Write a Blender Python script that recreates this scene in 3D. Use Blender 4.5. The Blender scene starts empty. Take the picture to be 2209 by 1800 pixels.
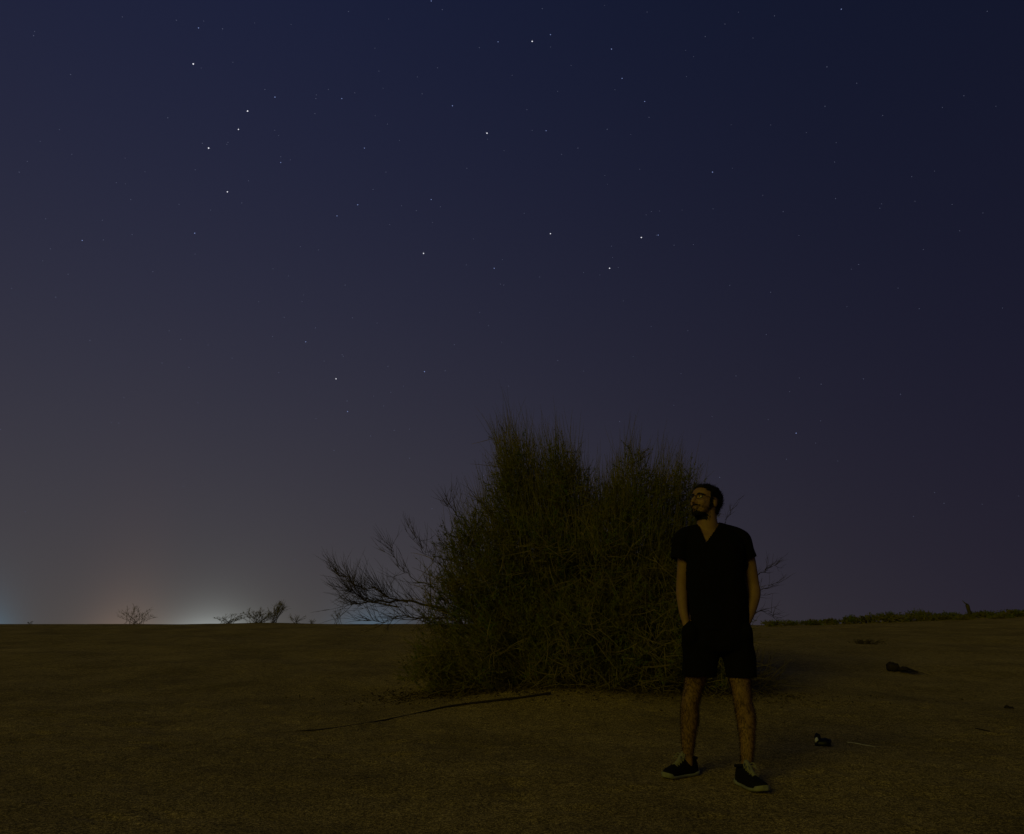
import bpy, bmesh, math, random
import numpy as np
from mathutils import Vector, Matrix, noise

random.seed(7)
rng = np.random.default_rng(11)
scene = bpy.context.scene
col = scene.collection

# ------------------------------------------------------------------ camera
CAM_H = 0.92
FPX = 1595.0
PITCH = math.atan(447.0 / FPX)
CP, SP = math.cos(PITCH), math.sin(PITCH)
cam_data = bpy.data.cameras.new("camera")
cam_data.sensor_fit = 'HORIZONTAL'
cam_data.sensor_width = 36.0
cam_data.lens = FPX / 2209.0 * 36.0
cam_data.clip_start = 0.05
cam_data.clip_end = 6000.0
cam = bpy.data.objects.new("camera", cam_data)
cam.location = (0.0, 0.0, CAM_H)
cam.rotation_euler = (math.radians(90) + PITCH, 0, 0)
col.objects.link(cam)
scene.camera = cam

# ------------------------------------------------------------------ night sky
world = bpy.data.worlds.new("World")
scene.world = world
world.use_nodes = True
nt = world.node_tree
nt.nodes.clear()


def N(t, **k):
    n = nt.nodes.new(t)
    for a, b in k.items():
        setattr(n, a, b)
    return n


def M(op, a, b=None, c=None, clamp=False):
    n = N('ShaderNodeMath', operation=op)
    n.use_clamp = clamp
    for i, v in enumerate((a, b, c)):
        if v is None:
            continue
        if isinstance(v, (int, float)):
            n.inputs[i].default_value = v
        else:
            nt.links.new(v, n.inputs[i])
    return n.outputs[0]


tc = N('ShaderNodeTexCoord')
sx = N('ShaderNodeSeparateXYZ')
nt.links.new(tc.outputs['Generated'], sx.inputs[0])
X, Y, Z = sx.outputs
EL = M('MAXIMUM', M('ARCSINE', M('MINIMUM', M('MAXIMUM', Z, -1.0), 1.0)), 0.0)
AZ = M('ARCTAN2', X, Y)
HYP = M('MAXIMUM', M('SQRT', M('ADD', M('MULTIPLY', X, X), M('MULTIPLY', Y, Y))), 1e-4)


def dot_az(a):
    return M('DIVIDE', M('ADD', M('MULTIPLY', X, math.sin(a)), M('MULTIPLY', Y, math.cos(a))), HYP)


G = M('POWER', M('MAXIMUM', M('MULTIPLY_ADD', dot_az(math.radians(-35)), 0.5, 0.5), 1e-4), 5.0)
E1 = M('EXPONENT', M('MULTIPLY', EL, -1 / 0.35))
E2 = M('EXPONENT', M('MULTIPLY', EL, -1.0))
GE1 = M('MULTIPLY', G, E1)
GE2 = M('MULTIPLY', G, E2)


def lobe(az_deg, sa_deg, se_deg):
    d = M('DIVIDE', M('SUBTRACT', AZ, math.radians(az_deg)), math.radians(sa_deg))
    return M('MULTIPLY', M('EXPONENT', M('MULTIPLY', M('MULTIPLY', d, d), -1.0)),
             M('EXPONENT', M('MULTIPLY', EL, -1 / math.radians(se_deg))))


terms = [
    (1.0, (0.0003, 0.0059, 0.0212)),
    (E1, (0.0024, 0.0009, 0.0)),
    (E2, (0.0096, 0.0028, 0.0006)),
    (G, (0.0, 0.0, 0.0035)),
    (GE1, (0.0590, 0.0500, 0.001)),
    (GE2, (0.0, 0.0045, 0.0365)),
    # the lit towns under the horizon, left of the bush
    (lobe(-21.3, 2.5, 0.85), (0.150, 0.168, 0.168)),
    (lobe(-20.8, 5.5, 2.6), (0.030, 0.034, 0.027)),
    (lobe(-26.5, 2.4, 1.7), (0.058, 0.034, 0.020)),
    (lobe(-27.0, 3.0, 5.0), (0.010, 0.003, 0.0)),
    (lobe(-10.3, 2.6, 1.1), (0.018, 0.060, 0.095)),
    (lobe(-34.8, 1.8, 1.3), (0.010, 0.062, 0.100)),
]
acc = None
for w, c in terms:
    v = N('ShaderNodeVectorMath', operation='SCALE')
    v.inputs[0].default_value = c
    if isinstance(w, float):
        v.inputs['Scale'].default_value = w
    else:
        nt.links.new(w, v.inputs['Scale'])
    if acc is None:
        acc = v.outputs[0]
    else:
        a = N('ShaderNodeVectorMath', operation='ADD')
        nt.links.new(acc, a.inputs[0])
        nt.links.new(v.outputs[0], a.inputs[1])
        acc = a.outputs[0]
bg = N('ShaderNodeBackground')
bg.inputs['Strength'].default_value = 1.0
nt.links.new(acc, bg.inputs['Color'])
wo = N('ShaderNodeOutputWorld')
nt.links.new(bg.outputs[0], wo.inputs['Surface'])

# the faint yellow light of distant street lamps, low from the left
sun_data = bpy.data.lights.new("sun", 'SUN')
sun_data.energy = 0.36
sun_data.color = (1.0, 0.895, 0.04)
sun_data.angle = math.radians(28)
sun = bpy.data.objects.new("sun", sun_data)
sun_el, sun_az = math.radians(21), math.radians(-143)      # direction the light comes from
sd = Vector((math.sin(sun_az) * math.cos(sun_el), math.cos(sun_az) * math.cos(sun_el), math.sin(sun_el)))
sun.rotation_euler = sd.to_track_quat('Z', 'Y').to_euler()
col.objects.link(sun)

scene.view_settings.view_transform = 'Standard'
scene.view_settings.look = 'None'
scene.view_settings.exposure = 0.0
scene.view_settings.gamma = 1.0
scene.view_settings.use_curve_mapping = False
scene.render.engine = 'CYCLES'
scene.cycles.max_bounces = 6


# ------------------------------------------------------------------ helpers
def smooth(a, b, x):
    t = np.clip((x - a) / (b - a), 0, 1)
    return t * t * (3 - 2 * t)


def vnoise(x, y, s, seed=0.0):
    out = np.empty(x.shape)
    xf, yf = x.ravel(), y.ravel()
    o = out.ravel()
    for i in range(xf.size):
        o[i] = noise.noise((xf[i] / s + seed, yf[i] / s - seed, seed * 1.7))
    return o.reshape(x.shape)


def terrain(x, y):
    x = np.asarray(x, float)
    y = np.asarray(y, float)
    z = 0.925 * smooth(4.0, 30.0, y)
    z = z + (0.47 * smooth(9.0, 25.0, x) - 0.09 * smooth(4.0, 9.0, x)) * smooth(11.0, 31.0, y)
    z = z - 1.6 * smooth(31.0, 75.0, y)
    z = z + 0.13 * np.exp(-(((x - 1.1) / 2.3) ** 2 + ((y - 9.9) / 1.7) ** 2))       # hummock under the bush
    z = z + 0.06 * np.exp(-(((x + 9.4) / 1.4) ** 2 + ((y - 29.9) / 1.4) ** 2))
    z = z - 0.07 * np.exp(-(((x + 1.3) / 1.2) ** 2 + ((y - 9.8) / 1.2) ** 2))
    z = z + 0.09 * np.exp(-(((x - 0.5) / 1.1) ** 2 + ((y - 8.5) / 0.7) ** 2))
    z = z - 0.07 * np.exp(-(((x - 5.2) / 2.6) ** 2 + ((y - 10.6) / 1.7) ** 2))
    z = z + 0.010 * np.sin(x * 1.3 + 0.7 * y) * np.sin(y * 0.9 - 0.4 * x) * smooth(36, 24, y)
    return z


def ray(u, v):
    x, yy = (u - 1104.5) / FPX, (v - 900.0) / FPX
    return Vector((x, CP + yy * SP, SP - yy * CP))


def at(u, v, D):
    """the point at distance D in front of the camera that the photo shows at (u, v)"""
    d = ray(u, v)
    return Vector((0, 0, CAM_H)) + d * (D / d.y)


def on_ground(u, v, lo=2.0, hi=60.0):
    d = ray(u, v)
    t = lo
    while t < hi:
        p = Vector((0, 0, CAM_H)) + d * (t / d.y)
        if p.z <= float(terrain(p.x, p.y)):
            return Vector((p.x, p.y, float(terrain(p.x, p.y))))
        t += 0.01
    return None


def mat(name, base, rough=0.9, spec=0.2, var=None, scale=20.0, bump=0.0, bump_scale=200.0, sss=0.0, detail=4.0):
    m = bpy.data.materials.new(name)
    m.use_nodes = True
    t = m.node_tree
    b = t.nodes['Principled BSDF']
    b.inputs['Roughness'].default_value = rough
    b.inputs['Specular IOR Level'].default_value = spec
    b.inputs['Base Color'].default_value = (*base, 1)
    co = t.nodes.new('ShaderNodeTexCoord')
    if var is not None:
        n = t.nodes.new('ShaderNodeTexNoise')
        n.inputs['Scale'].default_value = scale
        n.inputs['Detail'].default_value = detail
        n.inputs['Roughness'].default_value = 0.65
        t.links.new(co.outputs['Object'], n.inputs['Vector'])
        r = t.nodes.new('ShaderNodeValToRGB')
        r.color_ramp.elements[0].position = 0.3
        r.color_ramp.elements[1].position = 0.7
        r.color_ramp.elements[0].color = (*base, 1)
        r.color_ramp.elements[1].color = (*var, 1)
        t.links.new(n.outputs['Fac'], r.inputs['Fac'])
        t.links.new(r.outputs['Color'], b.inputs['Base Color'])
    if bump:
        n2 = t.nodes.new('ShaderNodeTexNoise')
        n2.inputs['Scale'].default_value = bump_scale
        n2.inputs['Detail'].default_value = 3
        t.links.new(co.outputs['Object'], n2.inputs['Vector'])
        bp = t.nodes.new('ShaderNodeBump')
        bp.inputs['Strength'].default_value = bump
        bp.inputs['Distance'].default_value = 0.01
        t.links.new(n2.outputs['Fac'], bp.inputs['Height'])
        t.links.new(bp.outputs['Normal'], b.inputs['Normal'])
    return m


def tag(o, label=None, cat=None, group=None, kind=None):
    if label: o['label'] = label
    if cat: o['category'] = cat
    if group: o['group'] = group
    if kind: o['kind'] = kind
    return o


def empty(name, loc, rz=0.0):
    o = bpy.data.objects.new(name, None)
    o.location = loc
    o.rotation_euler = (0, 0, rz)
    o.empty_display_size = 0.1
    col.objects.link(o)
    return o


def link(name, me, m, parent=None, smooth_shade=True):
    o = bpy.data.objects.new(name, me)
    if m is not None:
        if isinstance(m, (list, tuple)):
            for k in m: me.materials.append(k)
        else:
            me.materials.append(m)
    if smooth_shade:
        me.polygons.foreach_set('use_smooth', np.ones(len(me.polygons), bool))
    col.objects.link(o)
    if parent is not None:
        o.parent = parent
        o.matrix_parent_inverse = Matrix.Translation(parent.location).inverted() if parent.rotation_euler.z == 0 else \
            (Matrix.Translation(parent.location) @ parent.rotation_euler.to_matrix().to_4x4()).inverted()
    return o


def mesh_np(name, verts, loops, sizes):
    """verts (N,3); loops flat vertex ids; sizes per polygon"""
    me = bpy.data.meshes.new(name)
    verts = np.asarray(verts, np.float32)
    loops = np.asarray(loops, np.int32)
    sizes = np.asarray(sizes, np.int32)
    me.vertices.add(len(verts))
    me.vertices.foreach_set('co', verts.ravel())
    me.loops.add(len(loops))
    me.loops.foreach_set('vertex_index', loops)
    me.polygons.add(len(sizes))
    st = np.concatenate(([0], np.cumsum(sizes)[:-1])).astype(np.int32)
    me.polygons.foreach_set('loop_start', st)
    me.polygons.foreach_set('loop_total', sizes)
    me.update(calc_edges=True)
    me.validate()
    return me


class Geo:
    def __init__(s):
        s.v, s.l, s.n, s.k = [], [], [], 0

    def add(s, verts, quads):
        verts = np.asarray(verts, float).reshape(-1, 3)
        quads = np.asarray(quads, int)
        s.v.append(verts)
        s.l.append((quads + s.k).ravel())
        s.n.append(np.full(len(quads), quads.shape[1]))
        s.k += len(verts)

    def tubes(s, pts, rad, sides=3):
        """pts (N,K,3), rad (N,K)"""
        pts = np.asarray(pts, float)
        rad = np.asarray(rad, float)
        n, k = pts.shape[:2]
        tg = np.gradient(pts, axis=1)
        tg /= np.linalg.norm(tg, axis=2, keepdims=True) + 1e-9
        ref = np.where(np.abs(tg[:, :, 2:3]) < 0.9, np.array([0, 0, 1.0]), np.array([1.0, 0, 0]))
        a = np.cross(tg, ref)
        a /= np.linalg.norm(a, axis=2, keepdims=True) + 1e-9
        b = np.cross(tg, a)
        ang = np.arange(sides) * 2 * np.pi / sides
        ring = pts[:, :, None, :] + rad[:, :, None, None] * (
            np.cos(ang)[None, None, :, None] * a[:, :, None, :] + np.sin(ang)[None, None, :, None] * b[:, :, None, :])
        idx = np.arange(n * k * sides).reshape(n, k, sides)
        q = np.stack([idx[:, :-1, :], np.roll(idx, -1, 2)[:, :-1, :], np.roll(idx, -1, 2)[:, 1:, :], idx[:, 1:, :]], -1)
        s.add(ring.reshape(-1, 3), q.reshape(-1, 4))

    def leaves(s, pos, dirv, ln, wd):
        """small kite-shaped leaves"""
        n = len(pos)
        dirv = dirv / (np.linalg.norm(dirv, axis=1, keepdims=True) + 1e-9)
        r = rng.normal(size=(n, 3))
        sd_ = np.cross(dirv, r)
        sd_ /= np.linalg.norm(sd_, axis=1, keepdims=True) + 1e-9
        up = np.cross(sd_, dirv)
        ln = ln[:, None]
        wd = wd[:, None]
        v = np.stack([pos, pos + dirv * ln * 0.5 + sd_ * wd + up * wd * 0.3, pos + dirv * ln, pos + dirv * ln * 0.5 - sd_ * wd + up * wd * 0.3], 1)
        s.add(v.reshape(-1, 3), np.arange(n * 4).reshape(n, 4))

    def build(s, name):
        return mesh_np(name, np.concatenate(s.v), np.concatenate(s.l), np.concatenate(s.n))


def bez(p0, p1, p2, k):
    t = np.linspace(0, 1, k)[None, :, None]
    return (1 - t) ** 2 * p0[:, None] + 2 * t * (1 - t) * p1[:, None] + t * t * p2[:, None]


def poly_resample(P, k):
    P = np.asarray(P, float)
    # Catmull-Rom through the points
    Q = np.vstack([2 * P[0] - P[1], P, 2 * P[-1] - P[-2]])
    out = []
    n = len(P) - 1
    for t in np.linspace(0, n, k):
        i = min(int(t), n - 1)
        f = t - i
        a, b, c, d = Q[i], Q[i + 1], Q[i + 2], Q[i + 3]
        out.append(0.5 * (2 * b + (c - a) * f + (2 * a - 5 * b + 4 * c - d) * f * f + (3 * b - a - 3 * c + d) * f ** 3))
    return np.array(out)


# ------------------------------------------------------------------ sand
def sand_material():
    m = bpy.data.materials.new("sand")
    m.use_nodes = True
    t = m.node_tree
    b = t.nodes['Principled BSDF']
    b.inputs['Roughness'].default_value = 0.95
    b.inputs['Specular IOR Level'].default_value = 0.08
    co = t.nodes.new('ShaderNodeTexCoord')

    def nz(scale, detail, rough=0.6):
        n = t.nodes.new('ShaderNodeTexNoise')
        n.inputs['Scale'].default_value = scale
        n.inputs['Detail'].default_value = detail
        n.inputs['Roughness'].default_value = rough
        t.links.new(co.outputs['Object'], n.inputs['Vector'])
        return n

    def ramp(src, p0, c0, p1, c1):
        r = t.nodes.new('ShaderNodeValToRGB')
        r.color_ramp.elements[0].position = p0
        r.color_ramp.elements[0].color = (*c0, 1)
        r.color_ramp.elements[1].position = p1
        r.color_ramp.elements[1].color = (*c1, 1)
        t.links.new(src, r.inputs['Fac'])
        return r.outputs['Color']

    def mix(mode, fac, a, c):
        x = t.nodes.new('ShaderNodeMix')
        x.data_type = 'RGBA'
        x.blend_type = mode
        x.inputs['Factor'].default_value = fac
        t.links.new(a, x.inputs['A'])
        t.links.new(c, x.inputs['B'])
        return x.outputs['Result']

    broad = ramp(nz(0.9, 5).outputs['Fac'], 0.3, (0.26, 0.195, 0.075), 0.72, (0.45, 0.34, 0.14))
    mid = ramp(nz(14, 5, 0.7).outputs['Fac'], 0.3, (0.62, 0.61, 0.58), 0.72, (1.22, 1.20, 1.16))
    grain = ramp(nz(160, 2, 0.8).outputs['Fac'], 0.36, (0.18, 0.17, 0.15), 0.64, (1.85, 1.82, 1.8))
    fine = ramp(nz(60, 2, 0.8).outputs['Fac'], 0.38, (0.45, 0.44, 0.42), 0.62, (1.55, 1.53, 1.5))
    c1 = mix('MULTIPLY', 1.0, broad, mid)
    c2 = mix('MULTIPLY', 1.0, c1, grain)
    c3 = mix('MULTIPLY', 1.0, c2, fine)
    t.links.new(c3, b.inputs['Base Color'])
    bp = t.nodes.new('ShaderNodeBump')
    bp.inputs['Strength'].default_value = 0.55
    bp.inputs['Distance'].default_value = 0.02
    t.links.new(nz(38, 6, 0.75).outputs['Fac'], bp.inputs['Height'])
    t.links.new(bp.outputs['Normal'], b.inputs['Normal'])
    return m


def axis(knots):
    out = [knots[0][0]]
    for (a, _), (b, step) in zip(knots[:-1], knots[1:]):
        n = max(1, int(round((b - a) / step)))
        out += list(np.linspace(a, b, n + 1)[1:])
    return np.array(out)


xs = axis([(-900, 0), (-60, 120), (-24, 1.5), (-6, 0.16), (7.5, 0.05), (24, 0.2), (60, 2), (900, 120)])
ys = axis([(-60, 0), (-6, 3), (2.0, 0.5), (9.0, 0.04), (16, 0.09), (35, 0.17), (60, 2), (1200, 120)])
gx, gy = np.meshgrid(xs, ys)
gz = terrain(gx, gy)
# small lumps and old footprints where they can be seen
sel = (np.abs(gx) < 24) & (gy > 1.5) & (gy < 34)
lump = np.zeros_like(gz)
lx, ly = gx[sel], gy[sel]
lump[sel] = 0.014 * vnoise(lx, ly, 0.42, 3.1) + 0.007 * vnoise(lx, ly, 0.15, 8.2) + 0.045 * vnoise(lx, ly, 1.7, 5.5)
for k in range(150):
    px_, py_ = rng.uniform(-5, 6.5), rng.uniform(2.4, 9)
    an = rng.uniform(0, np.pi)
    dx, dy = gx - px_, gy - py_
    near = (np.abs(dx) < .3) & (np.abs(dy) < .3)
    a = dx[near] * np.cos(an) + dy[near] * np.sin(an)
    c = -dx[near] * np.sin(an) + dy[near] * np.cos(an)
    q = (a / 0.13) ** 2 + (c / 0.055) ** 2
    lump[near] += -0.012 * np.exp(-q) + 0.005 * np.exp(-((np.sqrt(q) - 1.5) / 0.4) ** 2)
crest = smooth(31, 25, gy) * 0.75 + 0.25
# keep the ground quiet right where feet stand
for fx, fy in ((1.03, 4.98), (1.38, 4.65)):
    lump *= 1 - 0.9 * np.exp(-(((gx - fx) / .25) ** 2 + ((gy - fy) / .25) ** 2))
gz = gz + lump * crest
ny, nx = gx.shape
idx = np.arange(nx * ny).reshape(ny, nx)
q = np.stack([idx[:-1, :-1], idx[:-1, 1:], idx[1:, 1:], idx[1:, :-1]], -1).reshape(-1, 4)
me = mesh_np("sand", np.stack([gx, gy, gz], -1).reshape(-1, 3), q.ravel(), np.full(len(q), 4))
sand = link("sand", me, sand_material())
tag(sand, "bare desert sand rising to a low ridge at the horizon", kind='structure')

# ------------------------------------------------------------------ stars
STARS = """402 133 3;515 231 3;434 308 3;1013 277 3;1107 86 3;1334 494 2.6;1268 558 2.4;881 527 2.6;699 788 2.2;883 773 2
496 269 2.2;473 399 2.4;572 202 1.9;941 220 2;1145 486 2.2;1028 558 1.9;1482 358 2;1272 102 2;1145 72 1.8;1294 163 1.8
405 485 2;744 426 1.8;897 415 1.5;636 711 1.6;656 682 1.2;591 660 1.2;723 856 1.6;852 953 1.2;1656 901 1.8;1708 799 1.2
171 500 1.6;758 308 1.6;584 338 1.5;711 205 1.6;878 195 1.3;551 186 1.3;474 296 1.1;472 300 .9;421 298 1.1;657 205 1.3
655 236 1.2;738 193 1.1;897 2 1.7;920 20 1.3;725 24 1.2;413 58 1.5;463 60 1.4;367 42 1.2;70 74 1.3;147 155 1.2
349 245 1.4;517 376 1;503 422 1.1;701 449 1.5;584 326 1;242 380 .9;275 488 .9;215 499 1.1;318 565 1.2;272 415 1
116 618 1;187 708 1;352 688 .9;376 706 .9;568 559 .7;600 574 .8;718 593 .9;733 661 1.1;714 741 1;807 762 1.1
926 771 1.3;945 717 1.2;1160 750 1.1;722 834 1.1;695 937 1;820 895 1;1048 593 1.2;1041 591 1;1122 576 .8;1272 512 1
1286 556 1;1369 489 1.6;1263 269 1.4;1136 272 1.5;1107 271 1;1168 321 1.1;1202 308 1.3;1350 244 1.3;1341 211 1.5;1096 228 1
1036 87 1.6;997 99 1.2;1128 18 1.3;1160 190 .9;1188 136 .9;1346 25 1;1467 76 1.1;1508 50 1;1611 33 1;1750 19 1.5
1720 139 1.4;1716 221 1.3;1629 440 1.3;1738 413 1.2;1736 337 1;1786 550 1.3;1603 608 1.1;1594 696 1.2;1531 782 1;1355 440 .8
971 350 1;866 438 1.2;916 430 1;835 428 1;803 358 1;806 258 .9;831 292 .8;776 394 .9;1289 877 .9;1796 788 1;1782 173 1
1836 240 .9;2005 199 .9;1996 480 .8;1912 642 .8;1873 820 .8;1006 989 1;613 1164 1;1497 993 1;483 745 1;337 755 .8
393 764 .8;580 775 .8;663 520 .9;625 513 .8;40 358 1;24 600 .8;213 458 .8;95 455 .8;247 880 .8;567 700 .8;998 650 .8
868 160 .9;910 141 1;788 148 .9;780 100 1;683 186 1;1045 540 .8;970 551 1;985 497 .8;1402 510 .8;1214 567 .8"""
star_cls = {}
R_SKY = 3000.0
for rec in STARS.replace("\n", ";").split(";"):
    u, v, s = (float(k) for k in rec.split())
    d = ray(u * 1.03707, v * 1.03707).normalized()
    star_cls.setdefault('w' if s >= 2.1 else ('b' if s >= 1.45 else 'f'), []).append((d, s))
for k in range(1100):                                    # the sky goes on past the frame
    d = Vector((rng.normal(), rng.normal(), abs(rng.normal()))).normalized()
    if d.z < 0.12:
        continue
    star_cls['f'].append((d, rng.uniform(0.4, 0.85)))


def star_mat(name, c):
    m = bpy.data.materials.new(name)
    m.use_nodes = True
    t = m.node_tree
    t.nodes.clear()
    e = t.nodes.new('ShaderNodeEmission')
    e.inputs['Color'].default_value = (*c, 1)
    e.inputs['Strength'].default_value = 1.0
    o = t.nodes.new('ShaderNodeOutputMaterial')
    t.links.new(e.outputs[0], o.inputs['Surface'])
    m.cycles.emission_sampling = 'NONE'
    return m


oct_v = np.array([(1, 0, 0), (-1, 0, 0), (0, 1, 0), (0, -1, 0), (0, 0, 1), (0, 0, -1)], float)
oct_f = np.array([(0, 2, 4), (2, 1, 4), (1, 3, 4), (3, 0, 4), (2, 0, 5), (1, 2, 5), (3, 1, 5), (0, 3, 5)])
sg = Geo()
star_mats, mat_idx = [], []
for ci, (key, c) in enumerate((('w', (0.90, 0.90, 1.0)), ('b', (0.20, 0.26, 0.52)), ('f', (0.085, 0.095, 0.155)))):
    star_mats.append(star_mat("starlight_" + {'w': 'white', 'b': 'blue', 'f': 'faint'}[key], c))
    for d, s in star_cls[key]:
        r = R_SKY / 1595.0 * (0.55 + 0.36 * s)
        sg.add(np.array(d * R_SKY)[None] + oct_v * r, oct_f)
        mat_idx += [ci] * 8
sme = sg.build("stars")
stars = link("stars", sme, star_mats, smooth_shade=False)
sme.polygons.foreach_set('material_index', np.array(mat_idx, np.int32))
tag(stars, "small white and bluish stars scattered over the dark blue night sky", kind='stuff')

# ------------------------------------------------------------------ the big desert bush
M_LEAF = mat("bush_leaf", (0.105, 0.19, 0.02), 0.75, 0.2, var=(0.22, 0.155, 0.028), scale=2.4)
_t = M_LEAF.node_tree
_b = _t.nodes['Principled BSDF']
_tr = _t.nodes.new('ShaderNodeBsdfTranslucent')
_mx = _t.nodes.new('ShaderNodeMixShader')
_mx.inputs[0].default_value = 0.35
_src = _b.inputs['Base Color'].links[0].from_socket
_t.links.new(_src, _tr.inputs['Color'])
_t.links.new(_b.outputs[0], _mx.inputs[1])
_t.links.new(_tr.outputs[0], _mx.inputs[2])
_t.links.new(_mx.outputs[0], _t.nodes['Material Output'].inputs['Surface'])
M_TWIG = mat("bush_twig", (0.14, 0.15, 0.04), 0.85, 0.2, var=(0.25, 0.185, 0.06), scale=6)
M_STEM = mat("bush_bark", (0.075, 0.055, 0.033), 0.9, 0.15, var=(0.11, 0.085, 0.05), scale=25, bump=0.3)
M_DEAD = mat("dead_wood", (0.19, 0.15, 0.07), 0.9, 0.15, var=(0.30, 0.23, 0.11), scale=8)
BD = 10.0
K = 1.03707
outline = [(838, 1402), (866, 1350), (872, 1295), (896, 1236), (898, 1168), (922, 1112), (966, 1064), (1024, 1012),
           (1036, 960), (1026, 895), (1052, 884), (1082, 902), (1120, 930), (1160, 912), (1190, 950), (1216, 994), (1246, 1014),
           (1268, 996), (1279, 950), (1290, 926), (1316, 958), (1360, 976), (1405, 974), (1430, 988), (1442, 1040), (1452, 1100),
           (1480, 1140), (1500, 1190), (1508, 1260), (1510, 1330), (1500, 1400), (1450, 1436), (1330, 1440), (1200, 1438),
           (1085, 1425), (985, 1412), (900, 1440)]
poly = np.array([[at(u * K, v * K, BD).x, at(u * K, v * K, BD).z] for u, v in outline])
bx0, bz0 = 1.05, float(terrain(1.05, BD))
poly[:, 0] = 1.1 + (poly[:, 0] - 1.1) * .97           # the shoots reach out to the outline
poly[:, 1] = np.where(poly[:, 1] > bz0, bz0 + (poly[:, 1] - bz0) * .93, poly[:, 1])


def inside(x, z):
    r = np.zeros(x.shape, bool)
    j = len(poly) - 1
    for i in range(len(poly)):
        xi, zi = poly[i]
        xj, zj = poly[j]
        c = ((zi > z) != (zj > z)) & (x < (xj - xi) * (z - zi) / (zj - zi + 1e-12) + xi)
        r ^= c
        j = i
    return r


def sample(n):
    out = np.zeros((0, 2))
    lo, hi = poly.min(0), poly.max(0)
    while len(out) < n:
        p = rng.uniform(lo, hi, (n * 2, 2))
        out = np.vstack([out, p[inside(p[:, 0], p[:, 1])]])
    return out[:n]


def half_depth(x, z):
    """how deep the crown is at a place in its front view"""
    w = np.clip(1 - ((x - 1.1) / 2.5) ** 2, 0.05, 1) ** 0.5
    hgt = np.clip((z - bz0) / 3.6, 0, 1)
    lumps = 1 + .38 * vnoise(x, z, .55, 4.4)
    return 1.5 * w * np.clip(1.05 - 0.75 * hgt ** 1.7, 0.2, 1) * lumps


bush = empty("desert_bush", (bx0, BD, bz0))
tag(bush, "tall wild desert bush with upright wispy green twigs behind the person", "bush")

nst = 900
tp = sample(nst)
dep = rng.uniform(-1, 1, nst)
tips = np.stack([tp[:, 0], BD + dep * half_depth(tp[:, 0], tp[:, 1]), tp[:, 1]], 1)
base = np.stack([bx0 + 0.35 * (tips[:, 0] - bx0) + rng.normal(0, .22, nst), BD + 0.35 * (tips[:, 1] - BD) + rng.normal(0, .2, nst), np.zeros(nst)], 1)
base[:, 2] = terrain(base[:, 0], base[:, 1]) - 0.05
hgt = np.maximum(tips[:, 2] - base[:, 2], 0.1)
lean = tips - base
ctrl = base + lean * np.array([0.5, 0.5, 0.52]) + rng.normal(0, .24, (nst, 3))
stem_pts = bez(base, ctrl, tips, 9)
stem_pts[:, 1:-1] += rng.normal(0, .028, (nst, 7, 3))
srad = (0.0045 + 0.0045 * hgt / 3)[:, None] * np.linspace(1.3, 0.3, 9)[None]
g = Geo()
big = np.arange(nst) < 60
srad[big] *= 2.0
g.tubes(stem_pts, srad, 4)
link("stems", g.build("stems"), M_STEM, bush)['kind'] = 'stuff'

# twigs: brooms of thin upright shoots along every stem
per = 24
ii = np.repeat(np.arange(nst), per)
tt = rng.beta(2.6, 1.1, nst * per) * 8 * 0.999
i0 = tt.astype(int)
fr = (tt - i0)[:, None]
pos = stem_pts[ii, i0] * (1 - fr) + stem_pts[ii, np.minimum(i0 + 1, 8)] * fr
tang = stem_pts[ii, np.minimum(i0 + 1, 8)] - stem_pts[ii, i0]
tang /= np.linalg.norm(tang, axis=1, keepdims=True) + 1e-9
rad_out = np.stack([pos[:, 0] - bx0, pos[:, 1] - BD, np.zeros(len(pos))], 1)
rad_out /= np.linalg.norm(rad_out, axis=1, keepdims=True) + .4
up = np.array([0, 0, 1.0])
dirv = tang * 0.5 + up * 0.34 + rad_out * 0.32 + rng.normal(0, .52, pos.shape)
dirv /= np.linalg.norm(dirv, axis=1, keepdims=True)
tl = rng.uniform(.16, .42, len(pos)) * (0.75 + 0.25 * (tt / 8))
e = pos + dirv * tl[:, None] + up * 0.05
c = pos + dirv * tl[:, None] * 0.5 + rng.normal(0, .032, pos.shape)
keep = e[:, 2] > terrain(e[:, 0], e[:, 1]) + 0.01
pos, c, e, tl, dirv = pos[keep], c[keep], e[keep], tl[keep], dirv[keep]
tw = bez(pos, c, e, 4)
g = Geo()
g.tubes(tw, np.broadcast_to(np.array([.0034, .0028, .0022, .0010]), tw.shape[:2]), 3)
link("twigs", g.build("twigs"), M_TWIG, bush)['kind'] = 'stuff'

# small narrow leaves, fewer towards the tips and the dry skirt
lp = 18
n = len(pos)
jj = np.repeat(np.arange(n), lp)
f = rng.uniform(0.02, 0.85, n * lp)[:, None]
lpos = (1 - f) ** 2 * pos[jj] + 2 * f * (1 - f) * c[jj] + f * f * e[jj]
clump = vnoise(lpos[::lp, 0], lpos[::lp, 2] + 3 * lpos[::lp, 1], 0.35, 2.2)
clump = np.repeat(clump, lp)
low = np.clip((lpos[:, 2] - bz0) / 0.9, 0, 1)
ok = rng.random(len(lpos)) < (0.45 + 1.2 * clump) * (0.45 + 0.55 * low)
ok &= inside(lpos[:, 0], lpos[:, 2] + .17) | (rng.random(len(lpos)) < .35)
lpos, jj2 = lpos[ok], jj[ok]
ld = dirv[jj2] * 0.7 + rng.normal(0, .55, lpos.shape)
g = Geo()
g.leaves(lpos, ld, rng.uniform(.02, .055, len(lpos)), rng.uniform(.003, .0065, len(lpos)))
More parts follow.
